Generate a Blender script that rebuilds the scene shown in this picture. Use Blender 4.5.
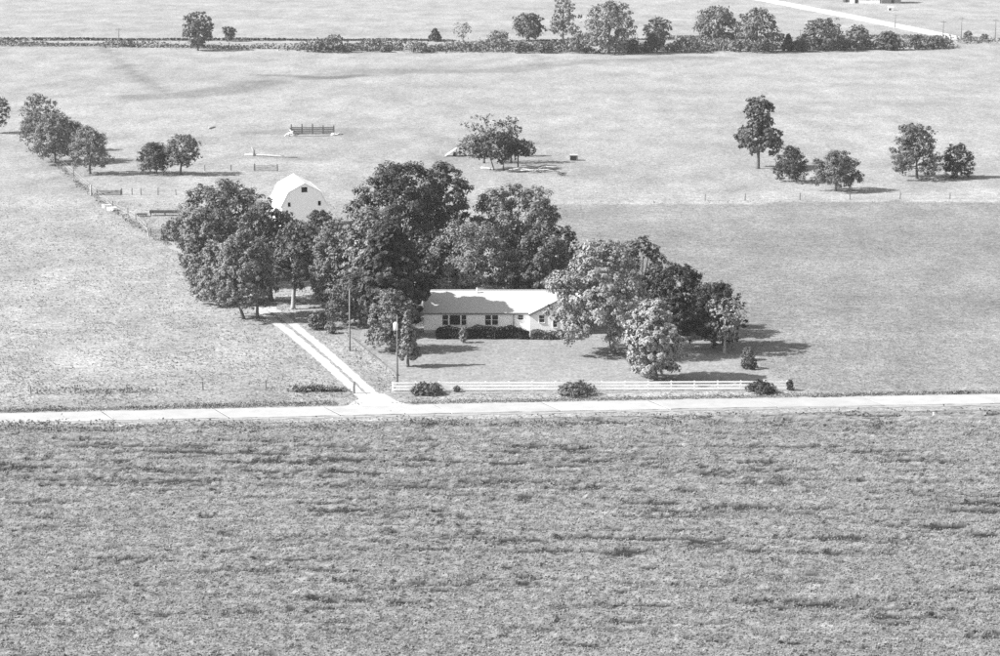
import bpy, math, random
import numpy as np

for o in list(bpy.data.objects):
    bpy.data.objects.remove(o)
SC = bpy.context.scene
COL = SC.collection

# ------------------------------------------------------------------ camera
F_PX, HC, PITCH = 2459.0, 56.5, math.radians(11.0)
cam_d = bpy.data.cameras.new('camera')
cam_d.sensor_width = 36.0
cam_d.lens = F_PX / 1000.0 * 36.0
cam_d.clip_start = 1.0
cam_d.clip_end = 12000.0
cam = bpy.data.objects.new('camera', cam_d)
COL.objects.link(cam)
cam.location = (0, 0, HC)
cam.rotation_euler = (math.radians(90) - PITCH, 0, 0)
SC.camera = cam

# ------------------------------------------------------------------ sky and sun (black-and-white film: everything neutral)
SUN_EL = math.radians(37)
SUN_FRONT = math.radians(8.5)           # sun stands to the left, a little on the camera's side
sdir = (-math.cos(SUN_EL) * math.cos(SUN_FRONT), -math.cos(SUN_EL) * math.sin(SUN_FRONT), math.sin(SUN_EL))
world = bpy.data.worlds.new('World')
SC.world = world
world.use_nodes = True
wn = world.node_tree
wn.nodes.clear()
sky = wn.nodes.new('ShaderNodeTexSky')
sky.sky_type = 'NISHITA'
sky.sun_disc = False
sky.sun_elevation = SUN_EL
sky.sun_rotation = math.atan2(sdir[0], sdir[1])
bw = wn.nodes.new('ShaderNodeRGBToBW')
bg = wn.nodes.new('ShaderNodeBackground')
bg.inputs['Strength'].default_value = 0.135
wo = wn.nodes.new('ShaderNodeOutputWorld')
wn.links.new(sky.outputs[0], bw.inputs[0])
wn.links.new(bw.outputs[0], bg.inputs['Color'])
wn.links.new(bg.outputs[0], wo.inputs['Surface'])
sl = bpy.data.lights.new('sun', 'SUN')
sl.energy = 5.0
sl.angle = math.radians(0.6)
sl.color = (1, 1, 1)
sun = bpy.data.objects.new('sun', sl)
COL.objects.link(sun)
from mathutils import Vector, Matrix
sun.rotation_euler = Vector(sdir).to_track_quat('Z', 'Y').to_euler()
sun.location = (-200, 200, 300)
SC.view_settings.view_transform = 'Standard'
SC.view_settings.look = 'None'
SC.view_settings.gamma = 1.0
SC.view_settings.exposure = 1.12
SC.view_settings.use_curve_mapping = False
SC.cycles.use_denoising = False
SC.cycles.max_bounces = 6
SC.cycles.diffuse_bounces = 3
SC.cycles.transmission_bounces = 3
SC.cycles.volume_bounces = 0
SC.cycles.use_adaptive_sampling = False

RNG = np.random.default_rng(7)
random.seed(7)

# ------------------------------------------------------------------ survey helpers: a point of the plan from where it stands
def ray(px, py):
    u, v = (px - 500) / F_PX, (328 - py) / F_PX
    return np.array([u, math.cos(PITCH) + v * math.sin(PITCH), -math.sin(PITCH) + v * math.cos(PITCH)])
def G(px, py, z=0.0):
    d = ray(px, py); t = (HC - z) / -d[2]
    return np.array([d[0] * t, d[1] * t, z])
def zat(py, Y):
    d = ray(500, py)
    return HC + Y * d[2] / d[1]
def mpp(Y, z=0.0):           # metres for one pixel at that distance
    return (Y * math.cos(PITCH) + (HC - z) * math.sin(PITCH)) / F_PX

# ------------------------------------------------------------------ value noise
_LAT = np.random.default_rng(3).random((256, 256))
def vnoise(x, y):
    xi, yi = np.floor(x).astype(int), np.floor(y).astype(int)
    fx, fy = x - xi, y - yi
    fx = fx * fx * (3 - 2 * fx); fy = fy * fy * (3 - 2 * fy)
    a = _LAT[xi % 256, yi % 256]; b = _LAT[(xi + 1) % 256, yi % 256]
    c = _LAT[xi % 256, (yi + 1) % 256]; d = _LAT[(xi + 1) % 256, (yi + 1) % 256]
    return (a * (1 - fx) + b * fx) * (1 - fy) + (c * (1 - fx) + d * fx) * fy
def fbm(x, y, n=4):
    s, amp, tot = 0, 1.0, 0
    for k in range(n):
        s = s + amp * vnoise(x * 2 ** k + 17.3 * k, y * 2 ** k + 5.1 * k); tot += amp; amp *= 0.55
    return s / tot

# ------------------------------------------------------------------ materials
MATS = {}
def new_mat(name):
    m = bpy.data.materials.new(name); m.use_nodes = True
    nt = m.node_tree; nt.nodes.clear()
    out = nt.nodes.new('ShaderNodeOutputMaterial')
    MATS[name] = m
    return m, nt, out
def math_node(nt, op, a, b=None, c=None):
    n = nt.nodes.new('ShaderNodeMath'); n.operation = op
    for i, v in enumerate((a, b, c)):
        if v is None: continue
        if isinstance(v, (int, float)): n.inputs[i].default_value = v
        else: nt.links.new(v, n.inputs[i])
    return n.outputs[0]
def noise_node(nt, vec, scale, detail=3, rough=0.6):
    n = nt.nodes.new('ShaderNodeTexNoise')
    n.inputs['Scale'].default_value = scale; n.inputs['Detail'].default_value = detail
    n.inputs['Roughness'].default_value = rough
    nt.links.new(vec, n.inputs['Vector'])
    return n.outputs['Fac']
def ramp(nt, fac, lo, hi, a=0.0, b=1.0):
    n = nt.nodes.new('ShaderNodeMapRange')
    n.inputs['From Min'].default_value = lo; n.inputs['From Max'].default_value = hi
    n.inputs['To Min'].default_value = a; n.inputs['To Max'].default_value = b
    nt.links.new(fac, n.inputs['Value'])
    return n.outputs[0]
def scaled_pos(nt, s=(1, 1, 1), coord='Position'):
    if coord == 'Position':
        g = nt.nodes.new('ShaderNodeNewGeometry').outputs['Position']
    else:
        g = nt.nodes.new('ShaderNodeTexCoord').outputs['Object']
    m = nt.nodes.new('ShaderNodeVectorMath'); m.operation = 'MULTIPLY'
    m.inputs[1].default_value = s
    nt.links.new(g, m.inputs[0])
    return m.outputs[0]

def grass_ground(name, base, attr=True, fine=0.5, streak=0.25, bump=0.5):
    m, nt, out = new_mat(name)
    p = scaled_pos(nt)
    ps = scaled_pos(nt, (0.9, 0.4, 1.0))
    big = ramp(nt, noise_node(nt, p, 0.03, 4), 0.3, 0.7, 1 - streak * 0.5, 1 + streak * 0.5)
    stk = ramp(nt, noise_node(nt, ps, 0.16, 4, 0.65), 0.3, 0.7, 1 - streak, 1 + streak)
    mid = ramp(nt, noise_node(nt, p, 0.9, 3, 0.7), 0.3, 0.7, 1 - fine * .6, 1 + fine * .6)
    fin = ramp(nt, noise_node(nt, p, 3.2, 2, 0.8), 0.3, 0.7, 1 - fine, 1 + fine)
    v = math_node(nt, 'MULTIPLY', big, stk); v = math_node(nt, 'MULTIPLY', v, mid)
    v = math_node(nt, 'MULTIPLY', v, fin); v = math_node(nt, 'MULTIPLY', v, base)
    if attr:
        a = nt.nodes.new('ShaderNodeAttribute'); a.attribute_name = 'tone'
        v = math_node(nt, 'MULTIPLY', v, a.outputs['Fac'])
    v = math_node(nt, 'MINIMUM', v, 0.6)
    d = nt.nodes.new('ShaderNodeBsdfDiffuse')
    nt.links.new(v, d.inputs['Color'])
    b = nt.nodes.new('ShaderNodeBump'); b.inputs['Strength'].default_value = bump
    b.inputs['Distance'].default_value = 0.12
    nt.links.new(noise_node(nt, p, 2.0, 3, 0.75), b.inputs['Height'])
    nt.links.new(b.outputs[0], d.inputs['Normal'])
    nt.links.new(d.outputs[0], out.inputs['Surface'])
    return m

def row_tone(nt, k):            # stronger and weaker plants along the sown rows
    a = noise_node(nt, scaled_pos(nt, (.06, 1.0, 0)), 1.0, 3, .6)
    b = noise_node(nt, scaled_pos(nt, (.35, 2.0, 0)), 1.0, 2, .6)
    return math_node(nt, 'MULTIPLY', ramp(nt, a, .3, .7, 1 - k, 1 + k), ramp(nt, b, .3, .7, 1 - k * .7, 1 + k * .7))

def leaf_mat(name, base, trans=0.3, spread=0.22, rows=0.0):
    m, nt, out = new_mat(name)
    g = nt.nodes.new('ShaderNodeNewGeometry')
    oi = nt.nodes.new('ShaderNodeObjectInfo')
    r = ramp(nt, g.outputs['Random Per Island'], 0, 1, 1 - spread, 1 + spread)
    p = scaled_pos(nt)
    n = ramp(nt, noise_node(nt, p, 0.45, 2), 0.3, 0.7, 0.75, 1.25)
    v = math_node(nt, 'MULTIPLY', r, n); v = math_node(nt, 'MULTIPLY', v, base)
    if rows:
        v = math_node(nt, 'MULTIPLY', v, row_tone(nt, rows))
    v2 = math_node(nt, 'MULTIPLY', v, 1.2)
    d = nt.nodes.new('ShaderNodeBsdfPrincipled')
    d.inputs['Roughness'].default_value = 0.6
    d.inputs['Specular IOR Level'].default_value = 0.4
    nt.links.new(v, d.inputs['Base Color'])
    t = nt.nodes.new('ShaderNodeBsdfTranslucent'); nt.links.new(v2, t.inputs['Color'])
    mx = nt.nodes.new('ShaderNodeMixShader'); mx.inputs[0].default_value = trans
    nt.links.new(d.outputs[0], mx.inputs[1]); nt.links.new(t.outputs[0], mx.inputs[2])
    nt.links.new(mx.outputs[0], out.inputs['Surface'])
    return m

def plain(name, base, rough=0.8, var=0.15, scale=3.0, stretch=(1, 1, 1), bump=0.0, coord='Object', spec=0.3, piece=0.0, attr=False, rows=0.0):
    m, nt, out = new_mat(name)
    p = scaled_pos(nt, stretch, coord)
    n = ramp(nt, noise_node(nt, p, scale, 5, 0.65), 0.25, 0.75, 1 - var, 1 + var)
    if piece:
        oi = nt.nodes.new('ShaderNodeObjectInfo')
        n = math_node(nt, 'MULTIPLY', n, ramp(nt, oi.outputs['Random'], 0, 1, 1 - piece, 1 + piece))
    if rows: n = math_node(nt, 'MULTIPLY', n, row_tone(nt, rows))
    if attr:
        a = nt.nodes.new('ShaderNodeAttribute'); a.attribute_name = 'tone'
        n = math_node(nt, 'MULTIPLY', n, a.outputs['Fac'])
    v = math_node(nt, 'MULTIPLY', n, base)
    d = nt.nodes.new('ShaderNodeBsdfPrincipled')
    d.inputs['Roughness'].default_value = rough
    d.inputs['Specular IOR Level'].default_value = spec
    nt.links.new(v, d.inputs['Base Color'])
    if bump:
        b = nt.nodes.new('ShaderNodeBump'); b.inputs['Strength'].default_value = bump
        b.inputs['Distance'].default_value = 0.03
        nt.links.new(noise_node(nt, p, scale * 3, 4), b.inputs['Height'])
        nt.links.new(b.outputs[0], d.inputs['Normal'])
    nt.links.new(d.outputs[0], out.inputs['Surface'])
    return m

M_ground = grass_ground('pasture_ground', 0.245, True, 0.5, 0.2, 0.8)
M_lawn = grass_ground('lawn_turf', 0.22, False, 0.35, 0.10, 0.4)
M_soil = plain('crop_soil', 0.10, 0.95, 0.35, 0.8, coord='Position')
M_crop = leaf_mat('crop_leaf', 0.192, 0.25, 0.2, rows=.2)
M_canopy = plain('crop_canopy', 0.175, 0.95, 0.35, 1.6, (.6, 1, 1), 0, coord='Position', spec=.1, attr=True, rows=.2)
M_tuft = leaf_mat('pasture_blade', 0.26, 0.3, 0.3)
M_weed = leaf_mat('weed_leaf', 0.13, 0.3, 0.4)
LEAF = {'dark': leaf_mat('leaf_dark', 0.04, 0.12), 'mid': leaf_mat('leaf_mid', 0.10, 0.13),
        'light': leaf_mat('leaf_light', 0.16, 0.14), 'pale': leaf_mat('leaf_pale', 0.22, 0.15),
        'bright': leaf_mat('leaf_bright', 0.27, 0.15), 'yew': leaf_mat('leaf_yew', 0.02, 0.1)}
M_bark = plain('bark', 0.11, 0.95, 0.35, 2.5, (3, 3, .6), 0.6)
M_palebark = plain('pale_bark', 0.30, 0.95, 0.3, 2.5, (3, 3, .6), 0.6)
M_oldwood = plain('weathered_wood', 0.15, 0.9, 0.3, 2.0, (1, 1, 1), 0.3, piece=0.25)
M_palewood = plain('bleached_wood', 0.36, 0.9, 0.25, 2.0, (1, 1, 1), 0.3, piece=0.15)
M_white = plain('white_paint', 0.84, 0.6, 0.06, 1.2, piece=0.04)
M_siding = plain('white_siding', 0.84, 0.65, 0.05, 1.5, (.4, .4, 3), 0.15)
M_barnwall = plain('barn_boards', 0.84, 0.75, 0.06, 1.5, (4, 4, .3), 0.2)
M_roof = plain('pale_roofing', 0.40, 0.75, 0.09, 2.5, (1, 1, 1), 0.25)
M_barnroof = plain('barn_roof_metal', 0.72, 0.5, 0.05, 1.0)
M_trim = plain('grey_trim', 0.16, 0.7, 0.15, 2.0)
M_concrete = plain('concrete', 0.33, 0.9, 0.16, 0.45, (1, 1, 1), 0.2, coord='Position', piece=0.05)
M_tar = plain('tar', 0.06, 0.8, 0.3, 3.0)
M_gravel = plain('gravel', 0.38, 0.95, 0.2, 1.6, (1, 1, 1), 0.4, coord='Position')
M_chalk = plain('pale_gravel', 0.5, 0.95, 0.1, 0.3, coord='Position')
M_shoulder = plain('gravel_shoulder', 0.26, 0.95, 0.3, 1.2, (1, 1, 1), 0.4, coord='Position')
M_stone = plain('fieldstone', 0.26, 0.9, 0.3, 2.0, (1, 1, 1), 0.4, piece=0.2)
M_dark = plain('dark_inside', 0.02, 0.9, 0.2, 2.0)
M_metal = plain('galvanised', 0.45, 0.45, 0.1, 2.0)
gm, gnt, gout = new_mat('window_glass')
gb = gnt.nodes.new('ShaderNodeBsdfPrincipled')
gb.inputs['Base Color'].default_value = (0.035, 0.035, 0.035, 1)
gb.inputs['Roughness'].default_value = 0.12
gnt.links.new(gb.outputs[0], gout.inputs['Surface'])
M_glass = gm

# ------------------------------------------------------------------ mesh helpers
def np_mesh(name, V, Fq, mat, parent=None, smooth=False, attrs=None):
    me = bpy.data.meshes.new(name)
    V = np.ascontiguousarray(V, dtype=np.float32); Fq = np.ascontiguousarray(Fq, dtype=np.int32)
    nf, k = Fq.shape
    me.vertices.add(len(V)); me.vertices.foreach_set('co', V.ravel())
    me.loops.add(nf * k); me.loops.foreach_set('vertex_index', Fq.ravel())
    me.polygons.add(nf); me.polygons.foreach_set('loop_start', np.arange(0, nf * k, k, dtype=np.int32))
    me.polygons.foreach_set('use_smooth', np.full(nf, bool(smooth)))
    if attrs:
        for an, av in attrs.items():
            a = me.attributes.new(an, 'FLOAT', 'POINT'); a.data.foreach_set('value', np.ascontiguousarray(av, dtype=np.float32))
    me.update(calc_edges=True)
    me.materials.append(mat)
    o = bpy.data.objects.new(name, me); COL.objects.link(o)
    if parent is not None: o.parent = parent
    return o

class MB:
    def __init__(s): s.v = []; s.f = []
    def box(s, x0, x1, y0, y1, z0, z1):
        b = len(s.v)
        s.v += [(x0, y0, z0), (x1, y0, z0), (x1, y1, z0), (x0, y1, z0), (x0, y0, z1), (x1, y0, z1), (x1, y1, z1), (x0, y1, z1)]
        s.f += [tuple(b + i for i in q) for q in ((0, 3, 2, 1), (4, 5, 6, 7), (0, 1, 5, 4), (1, 2, 6, 5), (2, 3, 7, 6), (3, 0, 4, 7))]
        return s
    def bar(s, p, q, w, h):                      # box beam from p to q, w across, h high
        p, q = Vector(p), Vector(q); d = (q - p).normalized()
        up = Vector((0, 0, 1)) if abs(d.z) < 0.95 else Vector((1, 0, 0))
        side = d.cross(up).normalized() * (w / 2); u = side.cross(d).normalized() * (h / 2)
        b = len(s.v)
        for c in (p, q):
            s.v += [tuple(c - side - u), tuple(c + side - u), tuple(c + side + u), tuple(c - side + u)]
        s.f += [tuple(b + i for i in t) for t in ((0, 1, 2, 3), (7, 6, 5, 4), (0, 4, 5, 1), (1, 5, 6, 2), (2, 6, 7, 3), (3, 7, 4, 0))]
        return s
    def tube(s, pts, rad, n=7):
        pts = [Vector(p) for p in pts]; b = len(s.v)
        for i, p in enumerate(pts):
            d = (pts[min(i + 1, len(pts) - 1)] - pts[max(i - 1, 0)]).normalized()
            a = d.cross(Vector((0, 1, 0)) if abs(d.y) < .9 else Vector((1, 0, 0))).normalized(); c = d.cross(a)
            for k in range(n):
                t = 2 * math.pi * k / n
                s.v.append(tuple(p + (a * math.cos(t) + c * math.sin(t)) * rad[i]))
        for i in range(len(pts) - 1):
            for k in range(n):
                s.f.append((b + i * n + k, b + i * n + (k + 1) % n, b + (i + 1) * n + (k + 1) % n, b + (i + 1) * n + k))
        s.f.append(tuple(b + k for k in reversed(range(n)))); s.f.append(tuple(b + (len(pts) - 1) * n + k for k in range(n)))
        return s
    def poly_slab(s, pts, t):                    # polygon with thickness vector t
        b = len(s.v); n = len(pts); t = Vector(t)
        s.v += [tuple(p) for p in pts] + [tuple(Vector(p) + t) for p in pts]
        s.f.append(tuple(b + i for i in range(n))); s.f.append(tuple(b + n + i for i in reversed(range(n))))
        for i in range(n):
            j = (i + 1) % n
            s.f.append((b + j, b + i, b + n + i, b + n + j))
        return s
    def build(s, name, mat, parent=None, smooth=False):
        me = bpy.data.meshes.new(name); me.from_pydata(s.v, [], s.f); me.update()
        import bmesh
        bm = bmesh.new(); bm.from_mesh(me); bmesh.ops.recalc_face_normals(bm, faces=bm.faces); bm.to_mesh(me); bm.free()
        me.polygons.foreach_set('use_smooth', [bool(smooth)] * len(me.polygons))
        me.materials.append(mat)
        o = bpy.data.objects.new(name, me); COL.objects.link(o)
        if parent is not None: o.parent = parent
        return o
def tag(o, label=None, cat=None, group=None, kind=None):
    if label: o['label'] = label
    if cat: o['category'] = cat
    if group: o['group'] = group
    if kind: o['kind'] = kind
    return o
def thing(name, label, cat, loc=(0, 0, 0), rz=0.0, group=None):
    o = bpy.data.objects.new(name, None); COL.objects.link(o)
    o.empty_display_size = 0.3
    o.location = tuple(float(c) for c in loc); o.rotation_euler = (0, 0, rz)
    return tag(o, label, cat, group)

def leaf_quads(P, N, size, rng):
    n = len(P)
    N = N / (np.linalg.norm(N, axis=1, keepdims=True) + 1e-9)
    R = rng.normal(size=(n, 3)); T = np.cross(N, R); T /= (np.linalg.norm(T, axis=1, keepdims=True) + 1e-9)
    B = np.cross(N, T)
    s = (size * rng.uniform(0.6, 1.25, size=n))[:, None]
    V = np.empty((n, 4, 3))
    V[:, 0] = P + T * s; V[:, 1] = P + B * s * 0.7 + N * s * 0.15
    V[:, 2] = P - T * s; V[:, 3] = P - B * s * 0.7 + N * s * 0.15
    return V.reshape(-1, 3), np.arange(n * 4).reshape(n, 4)

# ------------------------------------------------------------------ trees
def profile(kind, t):
    if kind == 'round': return math.sqrt(max(0, 1 - (2 * t - 1) ** 2))
    if kind == 'dome': return math.sqrt(max(0, 1 - t ** 2.6)) * min(1, 0.72 + t * 1.4)
    if kind == 'cone': return (1 - t) ** 0.75 * min(1, 0.6 + t * 4)
    if kind == 'column': return min(1, 0.75 + t) * math.sqrt(max(0, 1 - t ** 3))
    if kind == 'vase': return (0.45 + 0.55 * min(1, t * 1.6)) * math.sqrt(max(0, 1 - max(0, t - .55) ** 2 / .21))
    if kind == 'tier': return (1.0 if t < .42 else .62) * (1.0 if t < .85 else .8)
    return 1.0

def crown_points(rng, kind, R, z0, z1, n, leaf, airy=0.0, ry=1.0):
    """leaf positions: big boughs inside the outline, small sprays on the boughs, leaves on the sprays"""
    H = z1 - z0
    boughs = []
    nb = int((26 + 14 * min(1.5, H / max(R, .1) / 1.4)) * (1 - .45 * airy))
    for k in range(nb):
        t = 0.02 + 0.96 * ((k + rng.random()) / nb)
        pr = profile(kind, t)
        a = k * 2.39996 + rng.uniform(-.5, .5)
        br = R * rng.uniform(0.20, 0.36) * (0.6 + 0.4 * pr)
        rr = max(0.0, R * 1.06 * pr - br * 0.75) * (rng.random() ** 0.22)
        z = z0 + H * t
        z = min(max(z, z0 + br * 0.5), z1 - br * 0.7)
        boughs.append((rr * math.cos(a), rr * math.sin(a) * ry, z, br))
    boughs = np.array(boughs)
    spr = []
    for bx, by, bz, br in boughs:
        ns = int(13 * (1 - 0.35 * airy))
        d = rng.normal(size=(ns, 3)); d[:, 2] += 0.35
        d /= np.linalg.norm(d, axis=1, keepdims=True)
        rad = br * rng.uniform(0.55, 1.15, size=(ns, 1))
        c = np.array([bx, by, bz]) + d * rad * np.array([1, 1, 0.85])
        s = br * rng.uniform(0.22, 0.52, size=ns)
        spr.append(np.column_stack([c, s]))
    spr = np.concatenate(spr)
    w = spr[:, 3] ** 2; w /= w.sum()
    idx = rng.choice(len(spr), size=n, p=w)
    d = rng.normal(size=(n, 3)); d[:, 2] += 0.35
    d /= np.linalg.norm(d, axis=1, keepdims=True)
    P = spr[idx, :3] + d * spr[idx, 3:4] * (rng.random((n, 1)) ** 0.5) * np.array([1.05, 1.05, 0.8])
    C = np.array([0, 0, z0 + H * 0.4])
    O = P - C; O /= (np.linalg.norm(O, axis=1, keepdims=True) + 1e-6)
    N = d * 0.9 + O * 0.8 + np.array([0, 0, 0.2]) + rng.normal(size=(n, 3)) * 0.36
    keep = P[:, 2] > 0.08
    return P[keep], N[keep], boughs

def make_tree(px, base, top, wpx, kind, tone, label, name='leafy_tree', cb=0.22, n=7000, leaf=None, airy=0.0, cat='tree',
              group=None, trunk_px=None, bark=None, lean=0.0, stems=1, ry=1.0):
    rng = np.random.default_rng(int(px * 131 + base * 17 + top))
    g = G(px if trunk_px is None else trunk_px, base)
    s = mpp(g[1])
    R = wpx * s / 2 * 1.06; Ht = zat(top, g[1])
    off = 0.0 if trunk_px is None else (px - trunk_px) * s
    root = thing(name, label, cat, g, 0.0, group)
    leaf = leaf or min(0.185, max(0.13, R * 0.037))
    n = int(n * 1.95)
    P, N, boughs = crown_points(rng, kind, R, Ht * cb, Ht, n, leaf, airy, ry)
    P[:, 0] += off; boughs[:, 0] += off
    V, Fq = leaf_quads(P, N, leaf, rng)
    # trunk and limbs
    mb = MB()
    tr = max(0.08, min(0.42, Ht * 0.026)) / math.sqrt(stems)
    for st in range(stems):
        a0 = st * 2.4 + .6; so = 0.0 if stems == 1 else R * 0.22
        bx, by = so * math.cos(a0), so * math.sin(a0) * .6
        hb = Ht * (cb + (1 - cb) * 0.55)
        pts = [(bx, by, -0.15), (bx + off * .05, by, 0.35), (bx * 1.4 + off * .35 + lean, by * 1.4, Ht * (cb * .8 + .08)), (bx * 1.7 + off * .8 + lean * 1.4, by * 1.7, hb)]
        mb.tube(pts, [tr * 1.5, tr * 1.05, tr * .8, tr * .3], 7)
        nl = max(4, (10 if n > 3000 else 6) // stems)
        sel = rng.choice(len(boughs), size=min(nl, len(boughs)), replace=False)
        for j in sel:
            q = boughs[j]
            f = rng.uniform(.45, .8)
            z_s = min(Ht * (cb * .8 + .08) + (hb - Ht * (cb * .8 + .08)) * (f - .3), q[2] - .05)
            z_s = max(z_s, Ht * cb * .6 + .1)
            st_p = (bx * 1.4 + off * .4 + lean, by * 1.4, z_s)
            midp = ((st_p[0] + q[0]) / 2, (st_p[1] + q[1]) / 2, (z_s + q[2]) / 2 + q[3] * .15)
            mb.tube([st_p, midp, (q[0], q[1], q[2])], [tr * .45, tr * .3, tr * .12], 5)
    mb.build('trunk', bark or M_bark, root, True)
    np_mesh('crown', V, Fq, LEAF[tone], root)
    return root

def make_shrub(px, base, top, wpx, tone, label, name='shrub', n=900, kind='dome', group=None, cat='shrub', ry=1.0, leaf=None):
    rng = np.random.default_rng(int(px * 71 + base * 13))
    g = G(px, base); s = mpp(g[1]); R = wpx * s / 2; Ht = max(.35, zat(top, g[1]))
    root = thing(name, label, cat, g, 0, group)
    leaf = leaf or max(.09, min(.3, R * .1))
    P, N, boughs = crown_points(rng, kind, R, 0.03 * Ht, Ht, n, leaf, 0, ry)
    V, Fq = leaf_quads(P, N, leaf, rng)
    np_mesh('foliage', V, Fq, LEAF[tone], root)
    for j in range(3 if wpx > 12 else 2):
        q = boughs[rng.integers(len(boughs))]
        mb = MB(); mb.tube([(0.09 * j - .1, 0, -.1), (q[0] * .5, q[1] * .5, q[2] * .5), (q[0], q[1], q[2])], [.05, .035, .015], 5)
        mb.build('stem', M_bark, root, True)
    return root

# ================================================================== SETTING
def seg_dist(X, Y, pts):
    best = np.full(X.shape, 1e9)
    for (ax, ay), (bx, by) in zip(pts[:-1], pts[1:]):
        dx, dy = bx - ax, by - ay
        t = np.clip(((X - ax) * dx + (Y - ay) * dy) / (dx * dx + dy * dy + 1e-9), 0, 1)
        best = np.minimum(best, np.hypot(X - ax - t * dx, Y - ay - t * dy))
    return best
def inside(X, Y, poly):
    c = np.zeros(X.shape, bool); n = len(poly)
    for i in range(n):
        x1, y1 = poly[i]; x2, y2 = poly[(i + 1) % n]
        cond = ((y1 > Y) != (y2 > Y)) & (X < (x2 - x1) * (Y - y1) / (y2 - y1 + 1e-12) + x1)
        c ^= cond
    return c
def W(pts): return [tuple(G(a, b)[:2]) for a, b in pts]
def smooth01(d, w0, w1): return np.clip((w1 - d) / (w1 - w0), 0, 1)

ROAD = W([(-420, 428), (-200, 423.5), (0, 419), (150, 415.8), (300, 412.5), (500, 408.5), (700, 404.7), (1000, 399.5), (1200, 396.3), (1420, 393)])
HAY = W([(555, 205.5), (800, 203.5), (1500, 199), (1500, 392), (1000, 396), (795, 393), (742, 352), (700, 330), (600, 300), (552, 260)])
LAWN = W([(345, 326), (372, 352), (399, 380), (392, 394), (600, 393), (792, 391), (770, 372), (742, 352), (735, 340), (640, 326), (585, 330), (585, 318), (420, 318), (380, 318)])
FAR_ROAD = W([(-300, 44), (0, 42), (250, 42.3), (560, 42.6), (800, 41), (950, 39.5), (1300, 38)])
DIAG_ROAD = W([(700, -14), (760, -1), (830, 12.5), (900, 26.5), (960, 39)])

gx = np.concatenate([[-5000, -2500, -1200, -600, -400], np.arange(-300, 301, 2.5), [400, 600, 1200, 2500, 5000]])
gy = np.concatenate([[-600, -200, 0, 100], np.arange(150, 1051, 2.5), [1150, 1400, 2000, 3500, 6000]])
X, Y = np.meshgrid(gx, gy)
jx = X + (fbm(X * .15, Y * .15) - .5) * 6; jy = Y + (fbm(X * .06 + 9, Y * .15) - .5) * 10
tone = np.full(X.shape, 0.98) * (0.90 + 0.2 * fbm(X * .012, Y * .02))
far_y = np.interp(X, [p[0] for p in FAR_ROAD], [p[1] for p in FAR_ROAD])
tone = np.where(Y > far_y, 0.92 + 0.16 * fbm(X * .006, Y * .025), tone)
hay = inside(jx * 1.0, jy, HAY)
mow = 0.90 + 0.2 * fbm(X * .03, Y * .22)
tone = np.where(hay, 0.75 * mow * (0.86 + .28 * fbm(X * .02 + 5, Y * .07)), tone)
def band(pts, w, k):
    global tone
    d = seg_dist(jx, jy, W(pts))
    tone = tone * (1 - (1 - k) * smooth01(d, w * .55, w))
band([(150, 97), (200, 94), (268, 83)], 9, .70)
band([(262, 75), (330, 78), (370, 75)], 4, .62)
band([(315, 78), (380, 71), (500, 71), (570, 62), (700, 58)], 8, .77)
band([(102, 48), (128, 68), (158, 92)], 2.6, .74)
band([(0, 82), (60, 107), (140, 100)], 2.5, .93)
band([(262, 131), (342, 131)], 7, .74)
band([(240, 156), (300, 158)], 5, .8)
band([(545, 197), (760, 196.5), (1100, 193)], 6, 1.09)
band([(560, 203.5), (1100, 200)], 1.6, 1.16)
band([(470, 160), (560, 166), (640, 180)], 10, .88)
band([(40, 150), (80, 192), (130, 220), (180, 252)], 1.8, .84)
band([(600, 394), (800, 391), (1200, 383)], 2.2, 1.18)
band([(0, 404), (180, 401), (340, 398)], 3.2, .86)
band([(0, 300), (200, 290)], 16, 1.05)
road_d = seg_dist(X, Y, ROAD)
V = np.column_stack([X.ravel(), Y.ravel(), np.zeros(X.size)])
ny, nx = X.shape
i = np.arange(ny * nx).reshape(ny, nx)
Fq = np.stack([i[:-1, :-1], i[:-1, 1:], i[1:, 1:], i[1:, :-1]], -1).reshape(-1, 4)
ground = np_mesh('ground', V, Fq, M_ground, attrs={'tone': tone.ravel()})
tag(ground, 'pale pasture and hay ground reaching past the far road', kind='structure')

def sheet(name, poly, z, mat, label, jit=0.25, step=1.2):
    pts = []
    for (ax, ay), (bx, by) in zip(poly, poly[1:] + poly[:1]):
        L = math.hypot(bx - ax, by - ay); k = max(1, int(L / step))
        for q in range(k):
            t = q / k
            pts.append((ax + (bx - ax) * t + random.uniform(-jit, jit), ay + (by - ay) * t + random.uniform(-jit, jit), z))
    me = bpy.data.meshes.new(name); me.from_pydata(pts, [], [tuple(range(len(pts)))]); me.update(); me.materials.append(mat)
    o = bpy.data.objects.new(name, me); COL.objects.link(o)
    if me.polygons[0].normal.z < 0: me.flip_normals()
    return tag(o, label, kind='structure')
sheet('lawn', LAWN, 0.02, M_lawn, 'mown lawn in front of the white house', .35)

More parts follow.
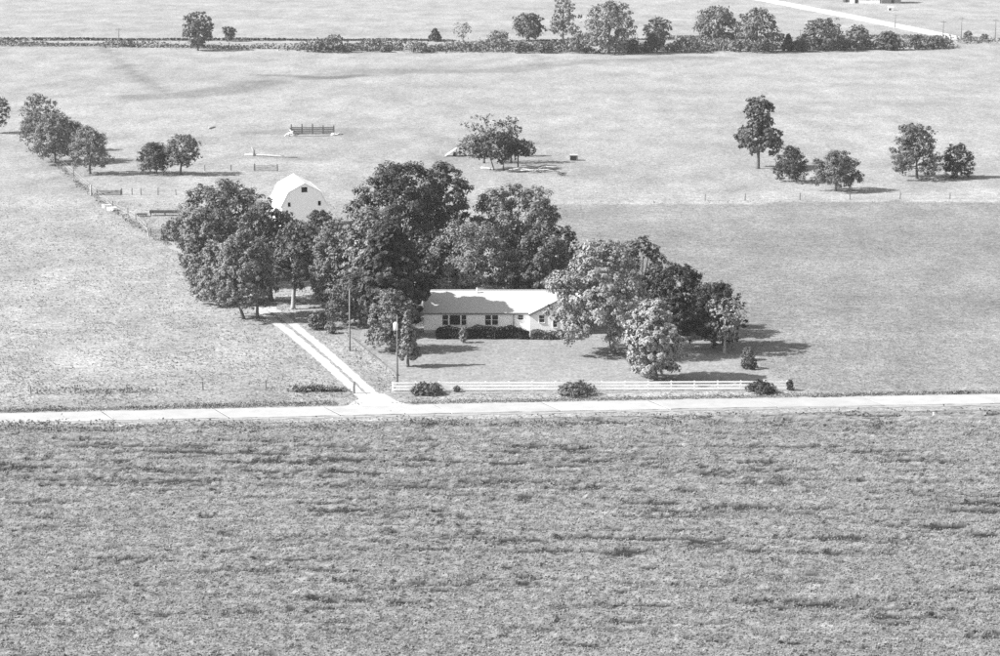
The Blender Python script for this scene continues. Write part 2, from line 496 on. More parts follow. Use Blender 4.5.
def resample(pts, step):
    out = [np.array(pts[0], float)]
    P = [np.array(p, float) for p in pts]
    L = np.cumsum([0] + [np.linalg.norm(b - a) for a, b in zip(P[:-1], P[1:])])
    n = int(L[-1] / step)
    s = np.linspace(0, L[-1], n + 1)
    xs = np.interp(s, L, [p[0] for p in P]); ys = np.interp(s, L, [p[1] for p in P])
    # soften corners
    for _ in range(3):
        xs[1:-1] = (xs[:-2] + 2 * xs[1:-1] + xs[2:]) / 4; ys[1:-1] = (ys[:-2] + 2 * ys[1:-1] + ys[2:]) / 4
    return np.column_stack([xs, ys])
def ribbon(name, pts, width, z, mat, label, step=2.0, jit=0.0, kind='structure'):
    c = resample(pts, step); t = np.gradient(c, axis=0); t /= np.linalg.norm(t, axis=1, keepdims=True)
    nrm = np.column_stack([-t[:, 1], t[:, 0]])
    n = len(c); w = np.asarray(width) if np.ndim(width) else np.full(n, width)
    if np.ndim(width): w = np.interp(np.linspace(0, 1, n), np.linspace(0, 1, len(width)), width)
    l = c + nrm * (w / 2 + RNG.uniform(-jit, jit, n))[:, None]; r = c - nrm * (w / 2 + RNG.uniform(-jit, jit, n))[:, None]
    V = np.concatenate([np.column_stack([l, np.full(n, z)]), np.column_stack([r, np.full(n, z)])])
    k = np.arange(n - 1)
    o = np_mesh(name, V, np.column_stack([k + n, k + n + 1, k + 1, k]), mat)
    return tag(o, label, kind=kind)

# concrete road with separate slabs and tarred joints
ribbon('road_shoulder', ROAD, 5.6, 0.024, M_shoulder, 'gravel shoulder along both sides of the concrete road', 1.2, .35)
road = ribbon('road', ROAD, 4.0, 0.05, M_tar, 'pale concrete road crossing in front of the lawn', 2.0, .03)
RC = resample(ROAD, 0.25)
sx = RC[:, 0]
joints_px = [-340, -228, -116, -4, 110, 222, 334, 442, 551, 660, 768, 875, 982, 1090, 1198, 1306]
jx_w = [float(np.interp(p, [500 + q[0] / mpp(q[1]) for q in RC], np.arange(len(RC)))) for p in joints_px]
for a, b in zip(jx_w[:-1], jx_w[1:]):
    ia, ib = int(a), int(b)
    c = RC[np.unique(np.linspace(ia, ib, 9).astype(int))].copy()
    if len(c) < 3: continue
    t = np.gradient(c, axis=0); t /= np.linalg.norm(t, axis=1, keepdims=True); nr = np.column_stack([-t[:, 1], t[:, 0]])
    jg = random.uniform(.06, .12); c[0] += t[0] * jg; c[-1] -= t[-1] * jg
    jl = RNG.uniform(-.16, .12, len(c)); jr = RNG.uniform(-.16, .12, len(c))
    l = c + nr * (2.05 + jl)[:, None] - t * .8; r = c - nr * (2.05 + jr)[:, None] + t * .8
    n = len(c); zt = 0.10 + random.uniform(-.012, .012)
    V = np.concatenate([np.column_stack([l, np.full(n, zt)]), np.column_stack([r, np.full(n, zt)]),
                        np.column_stack([l + nr * .04, np.full(n, .01)]), np.column_stack([r - nr * .04, np.full(n, .01)])])
    k = np.arange(n - 1)
    Fq = np.concatenate([np.column_stack([k + n, k + n + 1, k + 1, k]), np.column_stack([k, k + 1, k + 2 * n + 1, k + 2 * n]),
                         np.column_stack([k + n + 1, k + n, k + 3 * n, k + 3 * n + 1]),
                         [[0, n, 3 * n, 2 * n]][::1], [[n - 1, 3 * n - 1, 4 * n - 1, 2 * n - 1]]])
    np_mesh('slab', V, Fq, M_concrete, road)

# farm drive: two wheel tracks, apron at the road, turning place under the trees
dl = W([(374, 407.5), (352, 387), (320, 358), (290, 333), (271, 319), (262, 312)])
dr = W([(386, 406.5), (372, 393), (345, 368), (315, 342), (289, 321), (276, 312)])
ribbon('drive_track', dl, 1.15, 0.022, M_gravel, 'left gravel wheel track of the farm drive', .8, .10)
ribbon('drive_track', dr, 1.1, 0.022, M_gravel, 'right gravel wheel track of the farm drive', .8, .10)
sheet('drive_apron', W([(325, 411), (348, 405.5), (360, 398), (370, 394), (385, 394), (394, 400), (408, 405), (445, 408.2)]), 0.034, M_gravel, 'gravel apron where the drive meets the road', .08, .6)
sheet('drive_yard', W([(254, 306.5), (277, 306.5), (281, 312), (266, 314.5), (254, 312)]), 0.026, M_gravel, 'bare gravel turning place under the trees', .3, .9)
sheet('drive_yard', W([(268, 296), (330, 294), (335, 299), (270, 301)]), 0.026, M_gravel, 'strip of bare yard behind the tree trunks', .4, 1.2)
sheet('bare_patch', W([(684, 344), (713, 343.5), (714, 348), (684, 349)]), 0.03, M_shoulder, 'bare pale patch of ground under the trees right of the lawn', .25, .9)
sheet('bare_patch', W([(165, 238), (171, 240), (183, 251), (190, 256), (181, 255), (170, 248)]), 0.03, M_shoulder, 'bare pale patch of ground beside the leftmost grove', .3, .9)
ribbon('far_road', FAR_ROAD, 4.5, 0.03, M_shoulder, 'pale gravel road along the far hedgerow', 8, .3)
ribbon('diagonal_road', DIAG_ROAD, [9, 8, 7.5, 7], 0.04, M_chalk, 'pale gravel road slanting away at the top right', 6, .3)

# ------------------------------------------------------------------ crop field in front of the road
road_x = RC[:, 0]; road_y = RC[:, 1]
def south_edge(x): return np.interp(x, road_x, road_y) - 4.6
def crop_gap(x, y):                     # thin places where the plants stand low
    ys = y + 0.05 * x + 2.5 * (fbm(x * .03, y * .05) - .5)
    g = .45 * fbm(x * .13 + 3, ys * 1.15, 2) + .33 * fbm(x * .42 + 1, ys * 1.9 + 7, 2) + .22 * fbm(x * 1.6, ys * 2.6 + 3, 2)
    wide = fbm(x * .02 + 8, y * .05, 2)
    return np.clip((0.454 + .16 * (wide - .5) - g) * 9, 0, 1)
def crop_h(x, y):
    ys = y + 0.05 * x + 2.5 * (fbm(x * .03, y * .05) - .5)
    h = 0.35 * fbm(x * .12, ys * .8 + 40, 3) + 0.62 * fbm(x * 1.0, ys * 1.9, 4) + 0.035 * np.sin(ys * 2 * math.pi / 1.0)
    return np.maximum(0.02, .8 * h * (1 - .6 * crop_gap(x, y)) - .02)
cu = np.linspace(-.28, .28, 640); ct = np.linspace(0, 1, 310)
CU, CT = np.meshgrid(cu, ct)
CY = 155 + (238 - 155) * CT; CX = CU * CY
CY = 155 + (south_edge(CX) - 155) * CT
CZ = np.maximum(crop_h(CX, CY) * np.clip((1 - CT) * 40, 0.05, 1), 0.012)
ny, nx = CX.shape; i = np.arange(ny * nx).reshape(ny, nx)
Fq = np.stack([i[:-1, :-1], i[:-1, 1:], i[1:, 1:], i[1:, :-1]], -1).reshape(-1, 4)
cf = np_mesh('crop_field', np.column_stack([CX.ravel(), CY.ravel(), CZ.ravel()]), Fq, M_canopy, smooth=False, attrs={'tone': (1 - .85 * crop_gap(CX, CY)).ravel()})  # gaps coloured dark for bare soil and the shade between plants
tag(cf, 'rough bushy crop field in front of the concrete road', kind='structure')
rng = np.random.default_rng(11)
n = 290000
y = 156 + (240 - 156) * rng.random(n) ** 1.15; x = rng.uniform(-.285, .285, n) * y
ok = y < south_edge(x) - .2
x, y = x[ok], y[ok]
keep = rng.random(len(x)) < 1 - .85 * crop_gap(x, y)
x, y = x[keep], y[keep]
z = crop_h(x, y) + rng.uniform(-.02, .13, len(x))
N = np.column_stack([rng.normal(-.1, .5, len(x)), rng.normal(-.1, .5, len(x)), np.ones(len(x))])
V, Fq = leaf_quads(np.column_stack([x, y, z]), N, 0.085, rng)
tag(np_mesh('crop_plants', V, Fq, M_crop), 'leafy low crop plants covering the near field', 'crop', kind='stuff')

# ------------------------------------------------------------------ grass of the pasture, the verge and the hay field
def blades(name, x, y, h, w, mat, label, rng, z0=0.0, nb=3, cat='grass'):
    k = len(x)
    V = np.empty((k, nb, 3, 3))
    for b in range(nb):
        a = rng.uniform(0, 2 * math.pi, k); r = rng.uniform(.25, .9, k) * h
        lx, ly = np.cos(a), np.sin(a)
        V[:, b, 0] = np.column_stack([x - ly * w, y + lx * w, np.full(k, z0)])
        V[:, b, 1] = np.column_stack([x + ly * w, y - lx * w, np.full(k, z0)])
        V[:, b, 2] = np.column_stack([x + lx * r, y + ly * r, z0 + h * rng.uniform(.6, 1.1, k)])
    V = V.reshape(-1, 3)
    return tag(np_mesh(name, V, np.arange(len(V)).reshape(-1, 3), mat), label, cat, kind='stuff')
HOUSE_ZONE = W([(420, 335), (590, 335), (590, 300), (420, 300)])
DRIVES = [(dl, 0.75), (dr, 0.75)]
def off_limits(x, y):
    bad = inside(x, y, LAWN) | inside(x, y, HOUSE_ZONE) | (seg_dist(x, y, ROAD) < 2.9)
    for p, w in DRIVES: bad |= seg_dist(x, y, p) < w
    return bad
rng = np.random.default_rng(21)
n = 110000
yy = 1 / rng.uniform(1 / 400., 1 / 232., n); xx = rng.uniform(-.27, .27, n) * yy
cl = fbm(xx * .35, yy * .35, 3)
ok = ~off_limits(xx, yy) & (yy > np.interp(xx, road_x, road_y) + 2.8) & ~inside(xx, yy, HAY) & (rng.random(n) < np.clip((cl - .28) * 3, .1, 1))
x, y = xx[ok], yy[ok]
blades('pasture_grass', x, y, rng.uniform(.05, .20, len(x)), rng.uniform(.03, .10, len(x)), M_tuft, 'tufted pale pasture grass on the left of the drive and beyond', rng)
n = 34000
yy = 1 / rng.uniform(1 / 430., 1 / 236., n); xx = rng.uniform(-.05, .27, n) * yy
ok = ~off_limits(xx, yy) & inside(xx, yy, HAY)
x, y = xx[ok], yy[ok]
M_stub = leaf_mat('hay_blade', 0.24, 0.3, 0.3)
blades('hay_grass', x, y, rng.uniform(.04, .11, len(x)), rng.uniform(.03, .09, len(x)), M_stub, 'short darker hay grass right of the farmstead', rng)
def along(pts, n, spread, rng, lo=0, hi=1):
    c = resample(pts, 0.5); k = rng.uniform(lo, hi, n) * (len(c) - 1); q = k.astype(int)
    f = (k - q)[:, None]; p = c[q] * (1 - f) + c[np.minimum(q + 1, len(c) - 1)] * f
    return p + rng.normal(size=(n, 2)) * spread
# long grass and weeds of the road ditch
off = [(a, b + 3.4) for a, b in ROAD]
p = along(off, 14000, np.array([.3, .55]), rng)
ok = (seg_dist(p[:, 0], p[:, 1], ROAD) > 2.5) & ~inside(p[:, 0], p[:, 1], W([(338, 412), (338, 396), (352, 392), (372, 388), (398, 394), (420, 410)]))
p = p[ok]
blades('verge_grass', p[:, 0], p[:, 1], rng.uniform(.06, .2, len(p)), rng.uniform(.03, .10, len(p)), M_tuft, 'long grass along the far edge of the concrete road', rng)
def weed_mass(name, pts, n, spread, hmax, mat, label, leaf=.16, clump=.35, seed=5, lo=0, hi=1, cat='weeds'):
    rng = np.random.default_rng(seed)
    p = along(pts, n, np.array(spread), rng, lo, hi)
    hgt = hmax * np.clip((fbm(p[:, 0] * clump, p[:, 1] * clump * 2, 3) - .32) * 2.6, 0, 1)
    ok = hgt > hmax * .2
    p, hgt = p[ok], hgt[ok]
    z = hgt * rng.random(len(p)) ** .6 + .03
    N = np.column_stack([rng.normal(-.1, .7, len(p)), rng.normal(-.2, .7, len(p)), np.full(len(p), .7)])
    V, Fq = leaf_quads(np.column_stack([p, z]), N, leaf, rng)
    return tag(np_mesh(name, V, Fq, mat), label, cat, kind='stuff')
weed_mass('ditch_weeds', W([(-250, 414), (60, 410), (330, 403.5)]), 1600, (.2, .3), .4, M_weed, 'dark weeds in the ditch left of the drive', .13)
weed_mass('ditch_weeds', W([(795, 397.5), (1000, 392.5), (1300, 387.5)]), 2400, (.2, .25), .3, M_weed, 'dark weeds in the ditch right of the lawn', .12, seed=6)
weed_mass('fence_weeds', W([(30, 392), (150, 392)]), 700, (.2, .9), .55, M_weed, 'dark weed patches in the pasture near the road at far left', .13, .8, 7)
weed_mass('fence_weeds', W([(290, 391.5), (345, 391)]), 900, (.3, .3), .8, M_weed, 'dark weeds growing left of the drive entrance', .13, .5, 8)
weed_mass('verge_weeds', W([(-250, 437), (0, 431), (300, 429), (700, 424), (1000, 418), (1250, 413)]), 15000, (.3, 1.6), .6, M_weed, 'taller dark weeds along the near side of the road', .14, .22, 9)
weed_mass('fence_weeds', W([(45, 152), (80, 186), (113, 211), (147, 233), (170, 246)]), 1500, (.4, .5), .45, M_weed, 'weeds along the slanting fence at left', .15, .3, 17)
# far hedgerow undergrowth and the weeds beyond it
weed_mass('hedgerow_brush', W([(300, 50.5), (450, 50.5), (600, 51), (760, 50), (850, 48.5), (948, 47)]), 17000, (1.2, 3.6), 3.2, LEAF['mid'], 'low tangled brush filling the far hedgerow', .42, .11, 10, cat='brush')
weed_mass('hedgerow_brush', W([(-60, 45), (60, 45.5), (150, 47), (300, 49.5)]), 4500, (1.2, 2.4), 1.5, LEAF['mid'], 'low weedy brush on the left of the far hedgerow', .36, .09, 12, cat='brush')
weed_mass('roadside_weeds', W([(-60, 40.3), (250, 40.4), (560, 40.7)]), 5000, (1.0, .6), .8, LEAF['dark'], 'thin dark line of weeds behind the far gravel road', .36, .02, 13, cat='weeds')
weed_mass('roadside_weeds', W([(560, 40), (960, 38)]), 3000, (1.0, .9), 1.1, LEAF['mid'], 'sparse weeds beyond the far road at right', .36, .05, 14, cat='weeds')
weed_mass('field_weeds', W([(960, 43), (1000, 41.5), (1100, 40)]), 1500, (1.0, 3), 1.8, LEAF['mid'], 'scrubby weeds right of the slanting road junction', .36, .1, 15, cat='weeds')

# ================================================================== THE HOUSE
HY = float(G(424, 333)[1]); HS = mpp(HY)
hx = lambda px: (px - 500) * HS
X0 = hx(424); XW = hx(529.5); X1 = hx(584)
house = thing('ranch_house', 'long low white ranch house with pale roof behind a dark hedge', 'house', (X0, HY, 0))
LM, LW = XW - X0, X1 - X0
DEP = 9.2; EAVE = zat(313.6, HY) ; RIDGE = zat(291.3, HY + DEP / 2)
EAVE = max(2.35, min(2.8, EAVE))
def px_x(px): return hx(px) - X0
def px_z(py): return zat(py, HY)
def wall_open(mb, x0, x1, y0, y1, z0, z1, ops):
    xs = sorted({x0, x1, *[o[0] for o in ops], *[o[1] for o in ops]}); zs = sorted({z0, z1, *[o[2] for o in ops], *[o[3] for o in ops]})
    for a, b in zip(xs[:-1], xs[1:]):
        for c, d in zip(zs[:-1], zs[1:]):
            m, k = (a + b) / 2, (c + d) / 2
            if any(o[0] < m < o[1] and o[2] < k < o[3] for o in ops): continue
            mb.box(a, b, y0, y1, c, d)
Z_T, Z_B = px_z(315.0), px_z(325.0)
Z_T = min(Z_T, EAVE - .12)
win_main = [(px_x(442.5), px_x(448.2), Z_B, Z_T), (px_x(449.6), px_x(460.2), Z_B, Z_T), (px_x(461.5), px_x(466.3), Z_B, Z_T),
            (px_x(485.3), px_x(491), Z_B, Z_T), (px_x(492.2), px_x(498), Z_B, Z_T), (px_x(518), px_x(523.2), px_z(319.8), Z_T)]
mb = MB(); wall_open(mb, 0, LM, 0, .2, 0, EAVE, win_main)
mb.box(0, .2, .2, DEP, 0, EAVE); mb.box(.2, LM, DEP - .2, DEP, 0, EAVE)
WF = -1.0
wall_main = mb.build('wall', M_siding, house)
wz = [(px_x(539), px_x(544.3), px_z(320.8), px_z(313.6)), (px_x(552.8), px_x(557), px_z(325.5), px_z(319.5))]
mb = MB(); wall_open(mb, LM, LW, WF, WF + .2, 0, EAVE, wz)
mb.box(LM, LM + .2, WF + .2, 0.2, 0, EAVE); mb.box(LW - .2, LW, WF + .2, DEP, 0, EAVE)
HWX = (LM + LW) / 2; WR = EAVE + .50 * (LW - LM) / 2
mb.poly_slab([(LM, WF, EAVE), (LW, WF, EAVE), (HWX, WF, WR)], (0, .2, 0))
mb.build('wing_wall', M_siding, house)
mb = MB(); mb.poly_slab([(0, 0, EAVE), (0, DEP, EAVE), (0, DEP / 2, RIDGE)], (.2, 0, 0))
mb.build('gable_wall', M_siding, house)
# roofs
OV = .10
k = (RIDGE - EAVE) / (DEP / 2)
mb = MB()
mb.poly_slab([(-OV, -OV, EAVE - k * OV + .02), (LW + OV, -OV, EAVE - k * OV + .02), (LW + OV, DEP / 2, RIDGE + .02), (-OV, DEP / 2, RIDGE + .02)], (0, 0, .14))
mb.poly_slab([(-OV, DEP + OV, EAVE - k * OV + .02), (-OV, DEP / 2, RIDGE + .02), (LW + OV, DEP / 2, RIDGE + .02), (LW + OV, DEP + OV, EAVE - k * OV + .02)], (0, 0, .139))
roof = mb.build('roof', M_roof, house)
kw = (WR - EAVE) / ((LW - LM) / 2)
yb = DEP / 2 - .1
mb = MB()
mb.poly_slab([(LM - OV, WF - OV, EAVE - kw * OV + .03), (HWX, WF - OV, WR + .03), (HWX, yb, WR + .03), (LM - OV, yb, EAVE - kw * OV + .03)], (0, 0, .15))
mb.poly_slab([(LW + OV * .9, WF - OV, EAVE - kw * OV + .03), (LW + OV * .9, yb, EAVE - kw * OV + .03), (HWX, yb, WR + .03), (HWX, WF - OV, WR + .03)], (0, 0, .149))
mb.build('wing_roof', M_roof, house)
mb = MB(); mb.box(-OV, LM - OV - .02, -OV - .06, -OV - .012, EAVE - k * OV - .05, EAVE - k * OV + .11); mb.build('gutter', M_trim, house)
for s in (-1, 1):
    xe = LM - OV if s < 0 else LW + OV * .9
    mb = MB(); mb.bar((xe, WF - OV - .03, EAVE - kw * OV + .06), (HWX, WF - OV - .03, WR + .06), .045, .17); mb.build('rake_board', M_trim, house)
mb = MB(); mb.bar((-OV - .03, -OV, EAVE - k * OV + .06), (-OV - .03, DEP / 2, RIDGE + .06), .045, .17); mb.build('rake_board', M_white, house)
mb = MB(); mb.box(-OV, LW + OV, DEP / 2 - .12, DEP / 2 + .12, RIDGE + .12, RIDGE + .2); mb.build('ridge_cap', M_roof, roof)
mb = MB(); mb.tube([(px_x(477), DEP / 2 - .6, RIDGE - .1), (px_x(477), DEP / 2 - .6, RIDGE + .5)], [.09, .09], 8); mb.build('vent_pipe', M_white, roof)
mb = MB(); mb.box(px_x(513.1), px_x(513.1) + .11, -.1, -.004, .1, EAVE - .03); mb.build('downspout', M_trim, house)
mb = MB(); mb.box(-.03, LM - .01, -.035, -.003, 0, .35); mb.build('foundation', M_concrete, house)
def window(o, y, bars):
    x0, x1, z0, z1 = o
    mb = MB(); w = .06
    mb.box(x0 - w, x1 + w, y - .05, y - .004, z1, z1 + w); mb.box(x0 - w, x1 + w, y - .08, y - .004, z0 - w, z0)
    mb.box(x0 - w, x0, y - .05, y - .004, z0, z1); mb.box(x1, x1 + w, y - .05, y - .004, z0, z1)
    f = mb.build('window', M_white, house)
    zc = (z0 + z1) / 2
    if bars:
        MB().box(x0, x1, y + .10, y + .115, zc + .02, z1).build('pane', M_glass, f)
        MB().box(x0, x1, y + .07, y + .085, z0, zc - .02).build('pane', M_glass, f)
        MB().box(x0, x1, y + .05, y + .12, zc - .02, zc + .02).build('sash_rail', M_white, f)
    else:
        MB().box(x0, x1, y + .08, y + .095, z0, z1).build('pane', M_glass, f)
for q, o in enumerate(win_main): window(o, 0, q != 1)
for o in wz: window(o, WF, True)

# hedge clipped in front of the house: one long yew hedge and a lower grey one by the wing
def hedge(name, px0, px1, base, top, dep, tone, label, n, seed):
    rng = np.random.default_rng(seed)
    a, b = G(px0, base), G(px1, base); L = b[0] - a[0]; h = zat(top, a[1] + dep / 2)
    root = thing(name, label, 'hedge', (a[0], a[1], 0))
    q = rng.random((n, 3)); x = q[:, 0] * L; y = q[:, 1] * dep; z = q[:, 2] * h
    # push the leaves to the skin
    face = rng.random(n)
    bul = .14 * np.sin(x * 1.7 + seed) + .7 * (fbm(x * .9, y * .8 + seed) - .5)
    z = np.where(face < .45, h + bul - rng.random(n) * .15, z)
    y = np.where((face >= .45) & (face < .85), rng.random(n) * .2 + bul * .6, y)
    z = z * (1 - .25 * np.clip(1 - np.minimum(x, L - x) / 1.0, 0, 1))
    N = np.column_stack([rng.normal(0, .7, n), np.where(face >= .45, -1, 0) + rng.normal(0, .6, n), np.where(face < .45, 1, .2) + rng.normal(0, .4, n)])
    V, Fq = leaf_quads(np.column_stack([x, y, np.maximum(z, .03)]), N, .11, rng)
    np_mesh('foliage', V, Fq, LEAF[tone], root)
    for t in np.arange(.5, L, 1.1): MB().tube([(t, dep / 2, -.1), (t + .1, dep / 2, h * .75)], [.05, .02], 5).build('stem', M_bark, root)
hedge('clipped_hedge', 436, 529, 339.5, 328.0, 1.3, 'yew', 'long dark clipped hedge under the front windows of the house', 9000, 31)
hedge('low_hedge', 531, 574, 340, 331.5, 1.8, 'mid', 'low grey-green hedge in front of the house wing', 3600, 32)
hedge('foundation_hedge', 531, 572, 329.5, 325.3, .7, 'yew', 'thin dark hedge right against the wing wall', 1800, 33)
make_shrub(463.5, 343, 327.5, 9, 'pale', 'small pale bush standing in front of the dark clipped hedge', n=900, kind='round', leaf=.1)

# ================================================================== THE BARN
BG = G(305, 233); bs = mpp(BG[1]); BW = 45.5 * bs; BH = zat(184, BG[1])
barn = thing('gambrel_barn', 'white gambrel-roofed barn rising behind the trees', 'barn', BG, math.radians(13))
hw = BW / 2; z1 = BH * .60; z2 = BH * .80; xb = hw * .64
z1 = zat(205.5, BG[1]); z2 = zat(192.2, BG[1]); xb = 15.8 * bs; BD = 11.0
ops = [(-.45, .45, zat(192.3, BG[1]), zat(187.0, BG[1])), (-16.8 * bs, -14 * bs, zat(206.3, BG[1]), zat(202, BG[1])), (13.5 * bs, 16.5 * bs, zat(206, BG[1]), zat(201.3, BG[1]))]
# gable front: vertical strips following the gambrel outline, openings left out
def gz(x):
    a = abs(x)
    return BH - (BH - z2) * a / xb if a <= xb else z2 - (z2 - z1) * (a - xb) / (hw - xb)
xs = sorted({-hw, hw, 0, -xb, xb, *[o[0] for o in ops], *[o[1] for o in ops]})
mb = MB()
for a, b in zip(xs[:-1], xs[1:]):
    o = [q for q in ops if q[0] <= (a + b) / 2 <= q[1]]
    if o:
        mb.poly_slab([(a, 0, 0), (b, 0, 0), (b, 0, o[0][2]), (a, 0, o[0][2])], (0, .15, 0))
        mb.poly_slab([(a, 0, o[0][3]), (b, 0, o[0][3]), (b, 0, gz(b)), (a, 0, gz(a))], (0, .15, 0))
    else:
        mb.poly_slab([(a, 0, 0), (b, 0, 0), (b, 0, gz(b)), (a, 0, gz(a))], (0, .15, 0))
mb.build('front_wall', M_barnwall, barn)
mb = MB()
mb.poly_slab([(x, BD, 0 if q else 0) for q, x in enumerate((-hw, hw))] + [(hw, BD, z1), (xb, BD, z2), (0, BD, BH), (-xb, BD, z2), (-hw, BD, z1)], (0, -.15, 0))
mb.build('back_wall', M_barnwall, barn)
for s in (-1, 1):
    MB().box(min(s * hw, s * (hw - .15)), max(s * hw, s * (hw - .15)), .155, BD - .155, 0, z1).build('side_wall', M_barnwall, barn)
    e = .35; y0, y1 = -.10, BD + .3
    pl = Vector((hw - xb, 0, z1 - z2)).normalized() * e
    MB().poly_slab([(0, y0, BH + .02), (s * xb, y0, z2 + .02), (s * xb, y1, z2 + .02), (0, y1, BH + .02)], (0, 0, .14 + .001 * s)).build('upper_roof', M_barnroof, barn)
    MB().poly_slab([(s * xb, y0, z2 + .015), (s * (hw + pl.x), y0, z1 + pl.z + .015), (s * (hw + pl.x), y1, z1 + pl.z + .015), (s * xb, y1, z2 + .015)], (s * .10, 0, .10)).build('lower_roof', M_barnroof, barn)
for o in ops:
    MB().box(o[0], o[1], .10, .13, o[2], o[3]).build('dark_opening', M_dark, barn)
    fr = MB(); fr.box(o[0] - .07, o[0], -.03, -.003, o[2], o[3]); fr.box(o[1], o[1] + .07, -.03, -.003, o[2], o[3]); fr.box(o[0] - .07, o[1] + .07, -.035, -.003, o[3], o[3] + .08)
    fr.build('opening_frame', M_white, barn)

# ================================================================== WHITE BOARD FENCE
fa, fb = G(392.5, 391.5), G(787, 390.2)
FD = (fb - fa); FL = float(np.linalg.norm(FD)); rz = math.atan2(FD[1], FD[0])
fence = thing('board_fence', 'white three-rail board fence between the lawn and the road', 'fence', fa, rz)
npst = 18; stp = FL / (npst - 1)
pm = MB().box(-.065, .065, -.065, .065, -.3, 1.06).build('post', M_white, fence)
rm = MB().box(.006, stp - .006, -.028, .0, -.09, .09).build('rail', M_white, fence)
first_rail = True
for q in range(npst):
    o = pm if q == 0 else pm.copy()
    if q: COL.objects.link(o)
    o.parent = fence; o.location = (q * stp, 0, 0); o.rotation_euler.z = 0
    if q < npst - 1:
        for zz in (.26, .60, .93):
            r = rm if first_rail else rm.copy()
            if not first_rail: COL.objects.link(r)
            first_rail = False
            r.parent = fence; r.location = (q * stp, -.066, zz + random.uniform(-.012, .012)); r.rotation_euler.y = random.uniform(-.004, .004)

# ================================================================== POLES
def pole(px, base, top, r, label, name='utility_pole', lamp=False, arm=False, group=None):
    g = G(px, base); h = zat(top, g[1])
    t = thing(name, label, 'pole', g, 0, group)
    MB().tube([(0, 0, -.4), (0, 0, h * .5), (.02, 0, h)], [r * 1.15, r, r * .8], 9).build('shaft', M_oldwood if not lamp else M_oldwood, t, True)
    if lamp:
        z = zat(325.5, g[1])
        MB().tube([(0, -.05, z + .35), (-.12, -.32, z + .42)], [.03, .03], 6).build('bracket', M_metal, t)
        MB().tube([(-.14, -.30, z - .45), (-.14, -.30, z + .30), (-.14, -.30, z + .42)], [.24, .24, .12], 10).build('transformer', M_white, t, True)
        MB().bar((-.35, 0, h - .25), (.35, 0, h - .25), .07, .09).build('crossarm', M_oldwood, t)
    if arm:
        MB().bar((-.9, 0, h - .4), (.9, 0, h - .4), .1, .12).build('crossarm', M_oldwood, t)
        for s in (-.75, .75): MB().tube([(s, 0, h - .34), (s, 0, h - .15)], [.05, .04], 6).build('insulator', M_metal, t)
    return t
pole(350, 351, 289, .085, 'bare wooden pole standing in the grass right of the drive')
pole(397.5, 385, 315, .085, 'wooden pole carrying a white transformer at the lawn corner', lamp=True)
FP = 'power poles along the far roads'
for px, b, t, l in ((119, 41, 28, 'far power pole on the left, alone above the weeds'), (943, 37, 20.5, 'far power pole where the slanting road meets the far road'),
                    (961, 39.5, 17, 'far power pole just right of the road junction'), (995, 41, 19, 'far power pole at the right edge of the picture'),
                    (895, 27.5, 14, 'far power pole halfway up the slanting road'), (800, 41, 29, 'far power pole behind the hedgerow trees')):
    pole(px, b, t, .13, l, arm=True, group=FP)
gp = G(354, 393.5)
t = thing('gate_post', 'stout wooden post at the left side of the drive entrance', 'post', gp)
MB().tube([(0, 0, -.3), (0, 0, .6), (.03, 0, 1.25)], [.13, .12, .11], 8).build('shaft', M_oldwood, t)
MB().tube([(.03, 0, 1.25), (.03, 0, 1.32)], [.13, .05], 8).build('cap', M_oldwood, t)

# timber edging of the lawn along the drive side
ea, eb = G(345, 334), G(397, 376)
ed = thing('lawn_edging', 'low dark timber edging of the lawn beside the drive', 'edging', ea)
nE = 12
for q in range(nE):
    p0 = (eb - ea) * q / nE; p1 = (eb - ea) * (q + .96) / nE
    j = random.uniform(-.05, .05)
    MB().bar((p0[0] + j, p0[1], .10), (p1[0] + j, p1[1], .10), .2, .26).build('timber', M_oldwood, ed)

# ================================================================== LEFT FARMYARD BITS
def wire_fence(pts, label, hgt=1.15, name='wire_fence', step=None):
    w = [G(*p) for p in pts]; t = thing(name, label, 'fence', w[0])
    tops = []
    for p in w:
        lx, ly = p[0] - w[0][0], p[1] - w[0][1]; h = hgt * random.uniform(.9, 1.15)
        MB().tube([(lx, ly, -.3), (lx + random.uniform(-.05, .05), ly, h)], [.085, .07], 6).build('post', M_oldwood, t)
        tops.append((lx, ly))
    for z in (.45, .95):
        mb = MB()
        mb.tube([(a, b, z) for a, b in tops], [.012] * len(tops), 4); mb.build('wire', M_metal, t)
wire_fence([(57, 160), (74, 176), (90, 190), (113, 209), (128, 216), (136, 220), (147, 232)], 'post-and-wire fence slanting from the left tree row to the pale gate')
wire_fence([(122, 194.5), (132, 194.8), (141, 195), (158, 195), (176, 195.3), (191, 195.5)], 'short run of dark fence posts left of the grove')
wire_fence([(31, 394), (75, 393), (127, 392), (203, 390), (266, 388.5)], 'post-and-wire fence along the pasture above the road', .8)
wire_fence([(705, 200.5), (745, 200.3), (800, 200), (850, 199.5), (900, 199.2), (950, 199), (1005, 198.7)], 'thin wire fence along the near edge of the far pasture')
wire_fence([(205, 171), (231, 170.5), (254, 170.5)], 'three posts right of the pair of trees')
def panel(px0, px1, base, top, label, nplank, mat, name, cat, posts=True):
    a, b = G(px0, base), G(px1, base); L = b[0] - a[0]; h = zat(top, a[1])
    t = thing(name, label, cat, a)
    for s in (0, L): MB().box(s - .09, s + .09, -.09, .09, -.3, h * 1.12).build('post', M_oldwood, t)
    for q in range(nplank):
        z = h * (q + .6) / nplank
        MB().box(.05, L - .05, -.13, -.092, z - h / nplank * .30, z + h / nplank * .30).build('plank', mat, t)
    MB().bar((.1, -.075, h * .1), (L - .1, -.075, h * .9), .03, .1).build('brace', mat, t)
    return t
